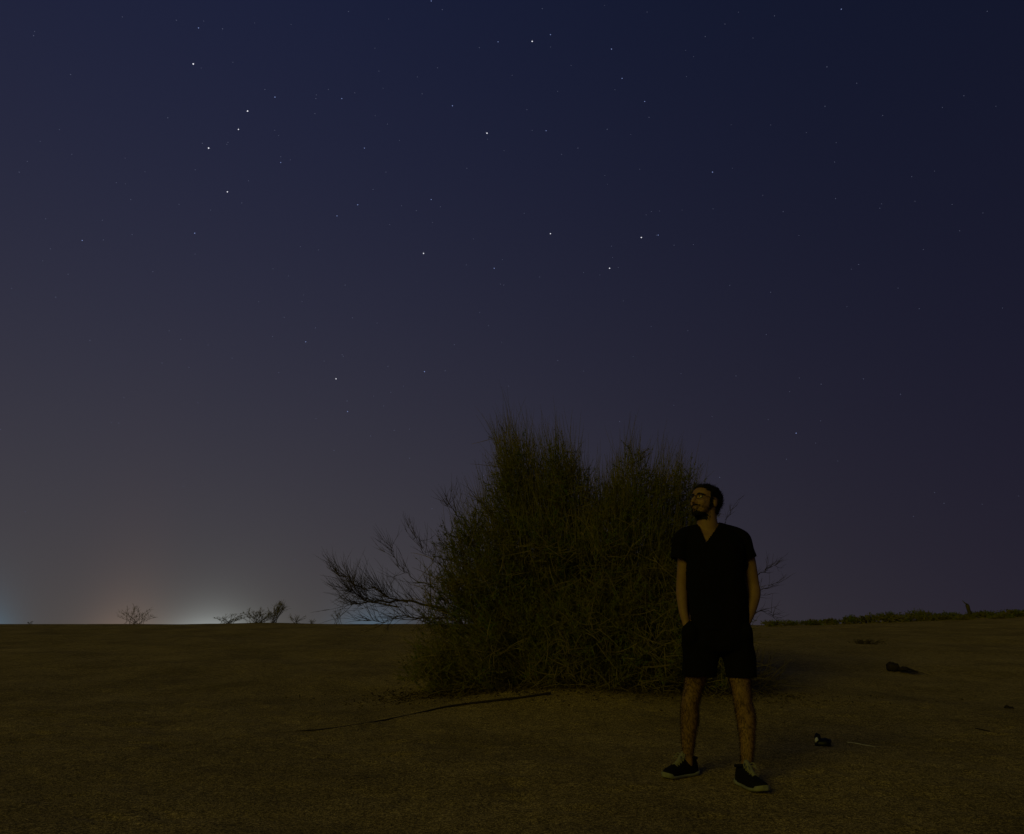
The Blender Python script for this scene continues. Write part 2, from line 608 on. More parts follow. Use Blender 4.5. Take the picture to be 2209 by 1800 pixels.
# leafy sprays filling out the whole outside of the crown
ns = 13000
sp_ = sample(ns)
hd_ = half_depth(sp_[:, 0], sp_[:, 1])
sgn_ = np.where(rng.random(ns) < .72, -1, 1)
s0 = np.stack([sp_[:, 0], BD + sgn_ * hd_ * rng.beta(3, 1.3, ns), sp_[:, 1]], 1)
dens = vnoise(s0[:, 0] * 1.0, s0[:, 2] + .6 * s0[:, 1], .42, 7.7)
s0 = s0[(rng.random(ns) < .55 + 1.6 * dens) & (s0[:, 2] > terrain(s0[:, 0], s0[:, 1]) + .03) & (inside(s0[:, 0], s0[:, 2] + .18) | (rng.random(ns) < .30))]
ro = np.stack([s0[:, 0] - bx0, (s0[:, 1] - BD) * 1.2, np.zeros(len(s0))], 1)
ro /= np.linalg.norm(ro, axis=1, keepdims=True) + .4
sdv = ro * .45 + up * .62 + rng.normal(0, .55, s0.shape)
sdv /= np.linalg.norm(sdv, axis=1, keepdims=True)
sl = rng.uniform(.12, .30, len(s0))[:, None]
lp2 = 17
j3 = np.repeat(np.arange(len(s0)), lp2)
f3 = rng.random((len(j3), 1))
g.leaves(s0[j3] + sdv[j3] * sl[j3] * f3, sdv[j3] * .8 + rng.normal(0, .45, (len(j3), 3)), rng.uniform(.02, .055, len(j3)), rng.uniform(.003, .0062, len(j3)))
g5 = Geo()
g5.tubes(bez(s0, s0 + sdv * sl * .5 + rng.normal(0, .012, s0.shape), s0 + sdv * sl * 1.25, 3), np.broadcast_to(np.array([.0028, .0022, .0009]), (len(s0), 3)), 3)
link("sprigs", g5.build("sprigs"), M_TWIG, bush)['kind'] = 'stuff'
link("leaves", g.build("leaves"), M_LEAF, bush)['kind'] = 'stuff'

# thin bare shoots standing out of the crown all round its upper edge
n = 4200
b2 = sample(n * 3)
pol_top = b2[np.argsort(-(b2[:, 1] - 1.15 * np.abs(b2[:, 0] - 1.2) * 0.35 + rng.normal(0, .5, len(b2))))][:n]
p0 = np.stack([pol_top[:, 0], BD + rng.uniform(-1, 1, n) * half_depth(pol_top[:, 0], pol_top[:, 1]), pol_top[:, 1]], 1)
dd = np.stack([(p0[:, 0] - bx0) * 0.17, (p0[:, 1] - BD) * 0.15, np.ones(n)], 1) + rng.normal(0, .17, (n, 3))
dd /= np.linalg.norm(dd, axis=1, keepdims=True)
L = rng.uniform(.25, .68, n)[:, None]
g = Geo()
g.tubes(bez(p0, p0 + dd * L * .5 + rng.normal(0, .02, (n, 3)), p0 + dd * L, 5), np.broadcast_to(np.array([.0030, .0026, .0020, .0014, .0006]), (n, 5)), 3)
link("bare_shoots", g.build("bare_shoots"), M_TWIG, bush)['kind'] = 'stuff'

# long bare limbs reaching out to the left, and a few to the right behind the person


def limb(name, path, D0, D1, r0, ntw, tlen, bias, label=None):
    P = np.array([at(u, v, D0 + (D1 - D0) * k / (len(path) - 1)) for k, (u, v) in enumerate(path)])
    S = poly_resample(P, 16)
    S[1:-1] += rng.normal(0, .014, (14, 3))
    g = Geo()
    g.tubes(S[None], (r0 * np.linspace(1, .22, 16))[None], 5)
    ntw = int(ntw * 1.5)
    r0 *= .75
    t = rng.uniform(1, 15, ntw)
    k = t.astype(int)
    f = (t - k)[:, None]
    a = S[k] * (1 - f) + S[np.minimum(k + 1, 15)] * f
    tg = S[np.minimum(k + 1, 15)] - S[k]
    tg /= np.linalg.norm(tg, axis=1, keepdims=True) + 1e-9
    d = tg * .75 + np.array(bias) * .6 + rng.normal(0, .52, (ntw, 3))
    d /= np.linalg.norm(d, axis=1, keepdims=True)
    Ls = rng.uniform(.2, 1.0, ntw)[:, None] * tlen
    end = a + d * Ls + up * .04
    m = a + d * Ls * .5 + rng.normal(0, .018, (ntw, 3))
    w = bez(a, m, end, 6)
    g.tubes(w, np.broadcast_to(np.array([.0033, .0029, .0025, .002, .0014, .0007]), w.shape[:2]), 3)
    n2 = ntw * 2                      # second order
    q_ = rng.integers(0, ntw, n2)
    s_ = rng.integers(1, 5, n2)
    a2 = w[q_, s_]
    d2 = (w[q_, s_ + 1] - w[q_, s_])
    d2 /= np.linalg.norm(d2, axis=1, keepdims=True) + 1e-9
    d2 = d2 * .8 + np.array(bias) * .35 + rng.normal(0, .33, (n2, 3))
    d2 /= np.linalg.norm(d2, axis=1, keepdims=True)
    L2 = rng.uniform(.10, .34, n2)[:, None] * tlen / .5
    w2 = bez(a2, a2 + d2 * L2 * .5 + rng.normal(0, .012, (n2, 3)), a2 + d2 * L2, 4)
    g.tubes(w2, np.broadcast_to(np.array([.0022, .0019, .0015, .0007]), w2.shape[:2]), 3)
    o = link(name, g.build(name), M_STEM, bush)
    if label: o['label'] = label
    return o


lb = (-.45, 0, .75)
limb("bare_limb", [(985, 1330), (935, 1312), (891, 1303), (849, 1297), (820, 1296), (785, 1301), (758, 1306)], 9.7, 9.3, .018, 46, .46, lb,
     "low bare limb spreading out to the left over the sand")
limb("bare_limb", [(880, 1300), (842, 1288), (820, 1275), (775, 1267), (748, 1250), (724, 1231)], 9.5, 9.2, .010, 56, .42, lb,
     "bare limb of dark twigs pointing up and left")
limb("bare_limb", [(860, 1310), (790, 1296), (765, 1279), (748, 1274)], 9.4, 9.1, .010, 44, .38, (-.6, 0, .55))
limb("bare_limb", [(985, 1300), (947, 1277), (915, 1258), (881, 1244), (868, 1228), (852, 1206), (840, 1178)], 9.9, 9.7, .007, 24, .40, lb)
limb("bare_limb", [(1000, 1270), (958, 1230), (925, 1198), (905, 1172), (893, 1150)], 10.1, 10.0, .004, 22, .40, (-.25, 0, .85))
limb("bare_limb", [(1040, 1190), (1000, 1130), (975, 1100), (962, 1075)], 10.2, 10.1, .004, 22, .40, (-.15, 0, .95))
limb("bare_limb", [(1000, 1345), (930, 1335), (880, 1330), (835, 1338), (795, 1340)], 9.5, 9.2, .010, 44, .40, (-.55, 0, .35))
limb("bare_limb", [(1560, 1310), (1620, 1292), (1650, 1272), (1675, 1258)], 10.3, 10.6, .008, 12, .30, (.6, 0, .4))
limb("bare_limb", [(1570, 1280), (1625, 1250), (1655, 1228), (1690, 1208)], 10.3, 10.6, .008, 11, .30, (.6, 0, .5),
     "thin bare limb sticking out to the right behind the person")
limb("bare_limb", [(1540, 1200), (1565, 1130), (1585, 1090), (1600, 1075)], 10.4, 10.5, .004, 6, .22, (.5, 0, .7))
limb("bare_limb", [(1540, 1340), (1610, 1330), (1650, 1318), (1668, 1330)], 10.3, 10.5, .008, 10, .3, (.6, 0, .1))

# dry dead skirt round the foot of the bush
n = 2000
an = rng.uniform(0, 2 * np.pi, n)
rr = np.sqrt(rng.uniform(.2, 1, n))
q0 = np.stack([bx0 + .1 + 2.15 * rr * np.cos(an), BD - .05 + 1.15 * rr * np.sin(an), np.zeros(n)], 1)
q0[:, 2] = terrain(q0[:, 0], q0[:, 1]) + rng.uniform(0.0, .75, n) * (1.15 - rr)
dd = np.stack([np.cos(an) * .7, np.sin(an) * .7, rng.normal(.05, .45, n)], 1) + rng.normal(0, .5, (n, 3))
dd /= np.linalg.norm(dd, axis=1, keepdims=True)
L = rng.uniform(.18, .55, n)[:, None]
q2 = q0 + dd * L
q2[:, 2] = np.maximum(q2[:, 2], terrain(q2[:, 0], q2[:, 1]) + .005)
qm = (q0 + q2) / 2 + rng.normal(0, .05, (n, 3))
qm[:, 2] = np.maximum(qm[:, 2], terrain(qm[:, 0], qm[:, 1]) + .01)
g = Geo()
g.tubes(bez(q0, qm, q2, 5), np.broadcast_to(np.array([.0048, .0044, .0036, .003, .0014]), (n, 5)), 3)
# bare crooked twigs tangled over the front of the crown
m_ = 1500
pt_ = sample(m_ * 2)
pt_ = pt_[rng.random(len(pt_)) < np.clip(1.25 - (pt_[:, 1] - bz0) / 2.6, .08, 1) * np.clip(.45 + 2.2 * vnoise(pt_[:, 0], pt_[:, 1], .5, 9.1), .03, 1)][:m_]
m_ = len(pt_)
q0 = np.stack([pt_[:, 0], BD - half_depth(pt_[:, 0], pt_[:, 1]) * rng.uniform(.75, 1.02, m_), pt_[:, 1]], 1)
dd = rng.normal(0, 1, (m_, 3)) * np.array([1, .5, .8]) + np.array([0, -.15, .15])
dd /= np.linalg.norm(dd, axis=1, keepdims=True)
L = rng.uniform(.12, .42, m_)[:, None]
q2 = q0 + dd * L
q2[:, 2] = np.maximum(q2[:, 2], terrain(q2[:, 0], q2[:, 1]) + .01)
g.tubes(bez(q0, (q0 + q2) / 2 + rng.normal(0, .04, (m_, 3)), q2, 5), np.broadcast_to(np.array([.0042, .004, .0034, .0026, .0012]), (m_, 5)), 3)
link("dead_twigs", g.build("dead_twigs"), M_DEAD, bush)['kind'] = 'stuff'


# ------------------------------------------------------------------ small shrubs on the ridges
def shrub(name, label, u, vtop, wid, D, nst, bias=(0, 0, 1), leafy=0.0, group=None, fan=0.5, m1=None, tuft=False, low=False, seed_lean=0.0, thin=.55):
    """a little shrub standing on the ridge, its middle seen at column u, its top at row vtop"""
    p = at(u, 1347, D)
    z0 = float(terrain(p.x, p.y))
    H = at(u, vtop, D).z - z0
    W = wid * D / FPX * 1.0
    o = empty(name, (p.x, p.y, z0))
    tag(o, label, "shrub", group)
    b = np.stack([p.x + rng.normal(0, W * (.22 if low else .10), nst), p.y + rng.normal(0, W * (.22 if low else .10), nst), np.zeros(nst)], 1)
    b[:, 2] = terrain(b[:, 0], b[:, 1]) - .03
    a = rng.uniform(0, 2 * np.pi, nst)
    r = np.sqrt(rng.random(nst))
    hh = H * (1.0 - fan * r ** 2) * rng.uniform(.55, 1.0, nst)
    t = np.stack([p.x + seed_lean * hh + W * .5 * r * np.cos(a), p.y + W * .4 * r * np.sin(a), z0 + hh], 1)
    cc = b + (t - b) * np.array([.35, .35, .6]) + rng.normal(0, .03, (nst, 3))
    S = bez(b, cc, t, 7)
    g = Geo()
    k = (D / 22.0) ** .8
    g.tubes(S, np.broadcast_to(np.linspace(.011, .004, 7) * k * thin, (nst, 7)), 3)
    link("stems", g.build("stems"), m1 or M_STEM, o)
    nt_ = nst * 9
    i = rng.integers(0, nst, nt_)
    s = rng.integers(3, 7, nt_)
    a0 = S[i, s]
    d = (S[i, s] - S[i, s - 1])
    d /= np.linalg.norm(d, axis=1, keepdims=True) + 1e-9
    d = d * .7 + np.array(bias) * .35 + rng.normal(0, .38, (nt_, 3))
    d /= np.linalg.norm(d, axis=1, keepdims=True)
    Lt = rng.uniform(.10, .30, nt_)[:, None] * H
    w = bez(a0, a0 + d * Lt * .5, a0 + d * Lt, 3)
    g = Geo()
    g.tubes(w, np.broadcast_to(np.array([.006, .005, .003]) * k * thin, w.shape[:2]), 3)
    if tuft:                                             # knobbly seed heads at the ends
        hp = t[rng.random(nst) < .8]
        m_ = np.repeat(hp, 7, 0) + rng.normal(0, .022 * k, (len(hp) * 7, 3))
        g.leaves(m_, rng.normal(size=m_.shape) + up, rng.uniform(.02, .05, len(m_)) * k, rng.uniform(.006, .012, len(m_)) * k)
    tw_ = link("twigs", g.build("twigs"), m1 or M_TWIG, o)
    tw_['kind'] = 'stuff'
    if leafy:
        nl = int(leafy)
        i = rng.integers(0, len(w), nl)
        f = rng.random((nl, 1))
        lp_ = w[i, 0] * (1 - f) + w[i, 2] * f + rng.normal(0, .02, (nl, 3))
        g = Geo()
        g.leaves(lp_, d[i] + rng.normal(0, .5, (nl, 3)), rng.uniform(.04, .09, nl) * k, rng.uniform(.008, .018, nl) * k)
        link("leaves", g.build("leaves"), M_LEAF, o)['kind'] = 'stuff'
    return o


GL = "dry shrubs on the left ridge"
shrub("dry_shrub", "loose leafless shrub farthest left on the ridge, wide and see-through", 290, 1308, 92, 29.7, 26, group=GL, fan=.55)
shrub("dry_shrub", "low fuzzy dry shrub in front of the white glow on the ridge", 490, 1322, 62, 29.5, 30, (.5, 0, .5), group=GL, seed_lean=.35)
shrub("dry_shrub", "thick dry shrub on a small hump just right of the white glow", 556, 1312, 82, 29.8, 46, (-.3, 0, .8), group=GL, fan=.5, tuft=True)
shrub("dry_shrub", "tall fan of stiff stems with knobbly tips right of the white glow", 590, 1297, 40, 29.8, 30, (.3, 0, 1), group=GL, fan=.35, tuft=True, seed_lean=.25)
shrub("dry_shrub", "faint spray of leaning stalks on the left ridge between two shrubs", 637, 1325, 42, 29.7, 14, (.4, 0, .5), group=GL, fan=.4)
shrub("dry_shrub", "tiny dry tuft on the left ridge beside the faint spray of stalks", 672, 1336, 20, 29.5, 12, group=GL)
shrub("dry_shrub", "small two-stalked dry plant on the ridge beside the bush's low bare limb", 728, 1312, 34, 29.7, 7, group=GL, fan=.2, tuft=True)
shrub("dry_shrub", "tiny dry tuft standing alone near the left end of the ridge", 66, 1339, 18, 29.5, 8, group=GL)
GR = "low shrubs on the right ridge"
DR = 31.0
M_GRASS = mat("dry_grass", (0.20, 0.175, 0.05), 0.9, 0.1, var=(0.27, 0.22, 0.07), scale=4)
for u_, v_, w_, lab in ((1917, 1322, 66, "broad low shrub on the right ridge just right of the dark stump"),
                        (1985, 1317, 56, "highest leafy shrub of the right ridge, left of the leaning post"),
                        (2045, 1323, 74, "flat shrub on the right ridge touching the leaning post's left side"),
                        (2128, 1320, 70, "wide low shrub on the right ridge right of the leaning post"),
                        (2194, 1317, 74, "low shrub at the right edge of the photo on the ridge"),
                        (1836, 1331, 44, "small leafy tuft on the right ridge left of the dark stump"),
                        (1752, 1340, 46, "very low tuft on the right ridge, nearest to the person"),
                        (1790, 1337, 40, "flat tuft on the right ridge between two other tufts")):
    shrub("low_shrub", lab, u_, v_, w_, DR + rng.uniform(-1.2, .3), 70, leafy=900, group=GR, low=True, fan=.45, m1=M_GRASS, thin=.9)
for u_, lab in ((1668, "pale grass tuft on the right ridge closest to the person"),
                (1706, "pale grass tuft on the right ridge, second from the person"),
                (1880, "pale grass tuft on the right ridge touching the black stump's right side"),
                (1952, "pale grass tuft on the ridge between the broad shrub and the highest shrub"),
                (2014, "pale grass tuft on the ridge just right of the highest shrub"),
                (2084, "pale grass tuft at the foot of the leaning post on the ridge"),
                (2162, "pale grass tuft on the ridge between the last two shrubs at the right")):
    shrub("grass_tuft", lab, u_, (1343 if u_ < 1800 else 1329) - rng.uniform(0, 4), 56, DR + rng.uniform(-2.2, .2), 70,
          leafy=300, group="grass tufts on the right ridge", low=True, fan=.3, m1=M_GRASS, thin=.8)

M_WOOD = mat("weathered_wood", (0.085, 0.075, 0.03), 0.9, 0.15, var=(0.13, 0.11, 0.05), scale=12, bump=0.4, bump_scale=40)
M_BLACK = mat("dark_debris", (0.022, 0.015, 0.014), 0.8, 0.2, var=(0.04, 0.028, 0.022), scale=30)


def put(name, parts, label, cat, loc):
    o = empty(name, loc)
    tag(o, label, cat)
    for nm, g, m in parts:
        link(nm, g.build(nm), m, o)
    return o


def blob(g, c, r, n1=10, n2=7, rough=.25, seed=0.0):
    a = np.linspace(0, 2 * np.pi, n1, endpoint=False)
    b = np.linspace(0.0, np.pi, n2)
    A, B = np.meshgrid(a, b)
    P = np.stack([np.cos(A) * np.sin(B), np.sin(A) * np.sin(B), np.cos(B)], -1)
    k = 1 + rough * vnoise(P[..., 0] + seed, P[..., 1] + P[..., 2] * 1.3, .6, seed + 1.3)
    P = P * k[..., None] * np.array(r) + np.array(c)
    id_ = np.arange(n1 * n2).reshape(n2, n1)
    qd = np.stack([id_[:-1], id_[1:], np.roll(id_, -1, 1)[1:], np.roll(id_, -1, 1)[:-1]], -1)
    g.add(P.reshape(-1, 3), qd.reshape(-1, 4))


# leaning post
b = at(2096, 1340, DR)
b.z = float(terrain(b.x, b.y))
t = at(2086, 1304, DR - .3)
g = Geo()
S = np.array([np.array(b) + (np.array(t) - np.array(b)) * k for k in (-.1, 0, .35, .7, .9, 1.0)])
g.tubes(S[None], np.array([[.085, .08, .07, .07, .075, .05]]), 8)
g2 = Geo()
tk = at(2079, 1296, DR)
g2.tubes(np.array([[np.array(t), (np.array(t) + np.array(tk)) / 2 + (-.03, 0, -.02), np.array(tk) + (-.05, 0, .0)]]), np.array([[.03, .022, .012]]), 6)
put("leaning_post", [("shaft", g, M_WOOD), ("broken_tip", g2, M_WOOD)], "short weathered post leaning left above the shrubs of the right ridge", "post", b)

# dark stump on the ridge
b = at(1864, 1344, 30.5)
b.z = float(terrain(b.x, b.y))
g = Geo()
blob(g, (b.x, b.y, b.z + .08), (.115, .11, .16), seed=3.3)
g2 = Geo()
blob(g2, (b.x - .04, b.y, b.z + .23), (.07, .07, .07), 8, 6, seed=1.7)
put("stump", [("base", g, M_BLACK), ("knob", g2, M_BLACK)], "small black stump on the right ridge between leafy tufts", "stump", b)

# ------------------------------------------------------------------ things lying on the sand
path = [(636, 1580), (700, 1578), (780, 1567), (870, 1549), (960, 1529), (1050, 1517), (1130, 1507), (1188, 1499)]
P = np.array([on_ground(u, v) for u, v in path])
S = poly_resample(P, 60)
S[:, 2] = terrain(S[:, 0], S[:, 1])
r = .6 * (.011 + .006 * np.sin(np.linspace(0, 7, 60)) ** 2 + .009 * np.linspace(0, 1, 60) ** 2)
r[:5] *= np.linspace(.3, 1, 5)
S[:, 2] += .008 + r * .6
g = Geo()
g.tubes(S[None], r[None], 6)
put("fallen_branch", [("shaft", g, M_BLACK)], "long thin dark branch lying in a gentle curve on the sand before the bush", "branch", Vector(S[0]))

# crumpled black litter with a pale patch
M_BAG = mat("black_plastic", (0.006, 0.006, 0.009), 0.45, 0.3)
M_PALE = mat("pale_plastic", (0.75, 0.75, 0.78), 0.6, 0.3)
c = on_ground(1775, 1617)
g = Geo()
blob(g, (c.x + .012, c.y, c.z + .035), (.065, .05, .05), 16, 11, .5, 2.0)
g1 = Geo()
blob(g1, (c.x - .022, c.y + .02, c.z + .066), (.026, .026, .046), 12, 9, .35, 4.0)
g2 = Geo()
blob(g2, (c.x - .041, c.y - .006, c.z + .062), (.014, .012, .022), 8, 6, .2, 6.0)
put("crumpled_bag", [("bag", g, M_BAG), ("twisted_neck", g1, M_BAG), ("pale_patch", g2, M_PALE)],
    "small crumpled black bag with a pale patch on the sand right of the person", "litter", c)

# pale stick
a, b = on_ground(1829, 1606), on_ground(1891, 1617)
S = np.linspace(np.array(a), np.array(b), 7)
S[:, 2] = terrain(S[:, 0], S[:, 1]) + .013
S[2, 2] += .002
g = Geo()
g.tubes(S[None], np.array([[.004, .0056, .006, .0058, .006, .0056, .004]]), 7)
M_PSTICK = mat("peeled_wood", (0.55, 0.50, 0.36), 0.7, 0.2, var=(0.66, 0.60, 0.45), scale=30)
put("pale_stick", [("shaft", g, M_PSTICK)], "short straight pale stick on the sand right of the black bag", "stick", Vector(S[0]))

# dark lump of dead brush with a tail
c = on_ground(1934, 1446)
g = Geo()
blob(g, (c.x - .05, c.y, c.z + .04), (.095, .09, .075), 14, 9, .6, 5.0)
blob(g, (c.x + .05, c.y - .14, c.z + .02), (.075, .085, .035), 14, 9, .6, 7.0)
g2 = Geo()
n = 22
s0 = np.array(c) + rng.normal(0, .035, (n, 3)) + np.array([.03, -.05, .0])
s0[:, 2] = np.maximum(s0[:, 2], terrain(s0[:, 0], s0[:, 1]) + .02)
s2 = s0 + np.stack([rng.normal(.10, .04, n), rng.normal(-.34, .08, n), np.full(n, -.2)], 1)
s2[:, 2] = np.maximum(s2[:, 2], terrain(s2[:, 0], s2[:, 1]) + .012)
g2.tubes(bez(s0, (s0 + s2) / 2 + (0, 0, .03), s2, 4), np.broadcast_to(np.array([.009, .008, .006, .003]), (n, 4)), 3)
put("dead_brush", [("root_clump", g, M_BLACK), ("twigs", g2, M_BLACK)], "dark clump of dead brush lying on the far sand at the right", "dead plant", c)

# a dark stone and a twig near the right edge
c = on_ground(2178, 1534)
g = Geo()
blob(g, (c.x - .02, c.y, c.z + .022), (.035, .03, .032), 10, 7, .4, 8.0)
blob(g, (c.x + .022, c.y, c.z + .015), (.028, .026, .026), 10, 7, .4, 9.0)
put("stone", [("rock", g, M_BLACK)], "small dark stone on the sand at the right edge of the photo", "stone", c)
a, b = on_ground(2104, 1575), on_ground(2136, 1581)
S = np.linspace(np.array(a), np.array(b), 8)
S[:, 2] = terrain(S[:, 0], S[:, 1]) + .012
S[:, 1] += .02 * np.sin(np.linspace(0, 3, 8))
g = Geo()
g.tubes(S[None], np.array([[.003, .006, .007, .007, .007, .006, .005, .003]]), 6)
put("twig", [("shaft", g, M_BLACK)], "short dark twig on the sand just below the small dark stone", "twig", Vector(S[0]))
# dry tuft on the right-hand slope
c = on_ground(1868, 1389)
n = 60
s0 = np.array(c) + np.stack([rng.normal(0, .16, n), rng.normal(0, .1, n), np.zeros(n)], 1)
s0[:, 2] = terrain(s0[:, 0], s0[:, 1]) - .01
s2 = s0 + np.stack([rng.normal(.03, .10, n), rng.normal(0, .08, n), rng.uniform(.05, .13, n)], 1)
g = Geo()
g.tubes(bez(s0, (s0 + s2) / 2 + (0, 0, .02), s2, 4), np.broadcast_to(np.array([.009, .008, .006, .003]), (n, 4)), 3)
o = put("dry_tuft", [("stalks", g, M_STEM)], "small dry tuft on the slope right of the person, above the dead brush", "tuft", c)
for ch_ in o.children:
    ch_['kind'] = 'stuff'

# brown leaf litter shed round the left foot of the bush
n = 9000
a_ = rng.uniform(0, 2 * np.pi, n)
r_ = np.abs(rng.normal(0, .55, n))
lx_ = -.35 + r_ * np.cos(a_) * 1.35 + .25
ly_ = 9.45 + r_ * np.sin(a_) * .8
half = rng.random(n) < .35
lx_[half] = rng.normal(1.1, 1.2, half.sum())
ly_[half] = rng.normal(8.95, .35, half.sum())
P_ = np.stack([lx_, ly_, terrain(lx_, ly_) + rng.uniform(.006, .03, n)], 1)
g = Geo()
g.leaves(P_, rng.normal(size=(n, 3)) * np.array([1, 1, .35]), rng.uniform(.025, .07, n), rng.uniform(.004, .011, n))
lit = link("leaf_litter", g.build("leaf_litter"), mat("shed_leaves", (0.055, 0.04, 0.018), 0.9, 0.1, var=(0.10, 0.07, 0.03), scale=4), smooth_shade=False)
tag(lit, "brown leaf litter and broken twigs on the sand at the bush's left foot", kind='stuff')

# loose bits of straw and gravel on the near sand
g = Geo()
n = 420
px_ = rng.uniform(-4, 5, n)
py_ = 2.6 + 6 * rng.random(n) ** 1.3
an = rng.uniform(0, np.pi, n)
ln = rng.uniform(.006, .03, n)
s0 = np.stack([px_, py_, terrain(px_, py_) + .012], 1)
s2 = s0 + np.stack([np.cos(an) * ln, np.sin(an) * ln, rng.uniform(-.002, .006, n)], 1)
g.tubes(np.stack([s0, (s0 + s2) / 2 + (0, 0, .002), s2], 1), np.broadcast_to(np.array([.0012, .002, .001]), (n, 3)), 3)
straw = link("straw", g.build("straw"), M_DEAD)
tag(straw, "scattered bits of dry straw and grit on the near sand", kind='stuff')

# ------------------------------------------------------------------ the man
PX = 1.0


def remesh(g, voxel, iters):
    me = g.build("tmp")
    o = bpy.data.objects.new("tmp", me)
    col.objects.link(o)
    bmr = o.modifiers.new("r", 'REMESH')
    bmr.mode = 'VOXEL'
    bmr.voxel_size = voxel
    sm = o.modifiers.new("s", 'SMOOTH')
    sm.factor = 0.5
    sm.iterations = iters
    dg = bpy.context.evaluated_depsgraph_get()
    out = bpy.data.meshes.new_from_object(o.evaluated_get(dg))
    bpy.data.objects.remove(o)
    bpy.data.meshes.remove(me)
    return out


def capped(g, rings):
    """closed loft through rings (K,S,3)"""
    rings = np.asarray(rings, float)
    k, s = rings.shape[:2]
    id_ = np.arange(k * s).reshape(k, s)
    qd = np.stack([id_[:-1], np.roll(id_, -1, 1)[:-1], np.roll(id_, -1, 1)[1:], id_[1:]], -1).reshape(-1, 4)
    g.add(rings.reshape(-1, 3), qd)
    for ring, rev in ((rings[0], True), (rings[-1], False)):
        c_ = ring.mean(0)
        v = np.vstack([ring, c_])
        f_ = np.array([[i, (i + 1) % s, s] for i in range(s)])
        g.add(v, f_[:, ::-1] if rev else f_)


def tube(g, P, R, s=20, round_ends=True):
    P = np.asarray(P, float)
    R = np.asarray(R, float)
    k = max(16, 5 * len(P))
    tt_ = np.linspace(0, len(P) - 1, k)
    C = poly_resample(P, k)
    r_ = np.interp(tt_, np.arange(len(P)), R)
    if round_ends:
        d0 = (C[0] - C[1]) / np.linalg.norm(C[0] - C[1])
        d1 = (C[-1] - C[-2]) / np.linalg.norm(C[-1] - C[-2])
        th_ = np.radians([80, 60, 35])
        C = np.vstack([[C[0] + d0 * r_[0] * math.sin(a_) for a_ in th_], C, [C[-1] + d1 * r_[-1] * math.sin(a_) for a_ in th_[::-1]]])
        r_ = np.concatenate([[r_[0] * math.cos(a_) for a_ in th_], r_, [r_[-1] * math.cos(a_) for a_ in th_[::-1]]])
    tg = np.gradient(C, axis=0)
    tg /= np.linalg.norm(tg, axis=1, keepdims=True)
    ref = np.array([0.03, 1.0, 0.02])
    a_ = np.cross(tg, ref)
    a_ /= np.linalg.norm(a_, axis=1, keepdims=True)
    b_ = np.cross(tg, a_)
    an_ = np.arange(s) * 2 * np.pi / s
    rings = C[:, None] + r_[:, None, None] * (np.cos(an_)[None, :, None] * a_[:, None] + np.sin(an_)[None, :, None] * b_[:, None])
    capped(g, rings)


def ell(g, c_, r_, Mx=None, n1=20, n2=13):
    a_ = np.linspace(0, 2 * np.pi, n1, endpoint=False)
    b_ = np.linspace(0.03, np.pi - .03, n2)
    A, B = np.meshgrid(a_, b_)
    P_ = np.stack([np.cos(A) * np.sin(B) * r_[0], np.sin(A) * np.sin(B) * r_[1], -np.cos(B) * r_[2]], -1)
    if Mx is not None:
        P_ = P_ @ np.array(Mx.to_3x3()).T
    capped(g, P_ + np.array(c_))


def ellipse_loft(g, secs, D, power=2.4, s=32):
    """sections: (row v, left column, right column, half depth, depth shift)"""
    rings = []
    for v, uL, uR, hd, ds in secs:
        a_, b_ = at(uL, v, D + ds), at(uR, v, D + ds)
        cx_, rx_ = (a_.x + b_.x) / 2, (b_.x - a_.x) / 2
        an_ = np.arange(s) * 2 * np.pi / s
        ca, sa = np.cos(an_), np.sin(an_)
        e_ = 2 / power
        rings.append(np.stack([cx_ + rx_ * np.sign(ca) * np.abs(ca) ** e_, D + ds + hd * np.sign(sa) * np.abs(sa) ** e_, np.full(s, a_.z)], 1))
    rings = np.array(rings)[::-1]
    capped(g, rings)


DB = 4.85
man = empty("person", (1.22, 4.83, 0.0))
tag(man, "standing man in black v-neck t-shirt and shorts, hands in pockets, looking up to the left", "person")

M_SKIN = mat("skin", (0.245, 0.135, 0.068), 0.6, 0.3, var=(0.30, 0.17, 0.09), scale=30, bump=.1, bump_scale=150)
M_HAIR = mat("hair", (0.010, 0.008, 0.007), 0.7, 0.25, bump=.6, bump_scale=220)
M_SHIRT = mat("black_cotton", (0.0055, 0.0045, 0.005), 0.95, 0.1, bump=.15, bump_scale=500)
M_SHORT = mat("black_twill", (0.0055, 0.0045, 0.0045), 0.95, 0.1, bump=.15, bump_scale=400)
M_SHOE = mat("black_mesh_fabric", (0.006, 0.005, 0.006), 0.85, 0.2, bump=.3, bump_scale=300)
M_SOLE = mat("white_rubber", (0.30, 0.30, 0.27), 0.6, 0.3, var=(0.17, 0.165, 0.14), scale=18)
M_TONGUE = mat("pale_grey_fabric", (0.23, 0.22, 0.19), 0.9, 0.1)
M_EYE = mat("eye_white", (0.5, 0.46, 0.42), 0.3, 0.5)
M_IRIS = mat("dark_iris", (0.02, 0.012, 0.008), 0.2, 0.5)

# head frame: face turned well to the left and a little up
YAW, TILT = math.radians(55), math.radians(13)
fwd = Vector((-math.sin(YAW) * math.cos(TILT), -math.cos(YAW) * math.cos(TILT), math.sin(TILT)))
side = fwd.cross(Vector((0, 0, 1))).normalized()
upv = side.cross(fwd).normalized()
HM = Matrix((side, fwd, upv)).transposed()              # columns: x side, y forward, z up
HC = at(1521, 1083, DB)


def hp(x, y, z):
    return np.array(HC + HM @ Vector((x, y, z)))


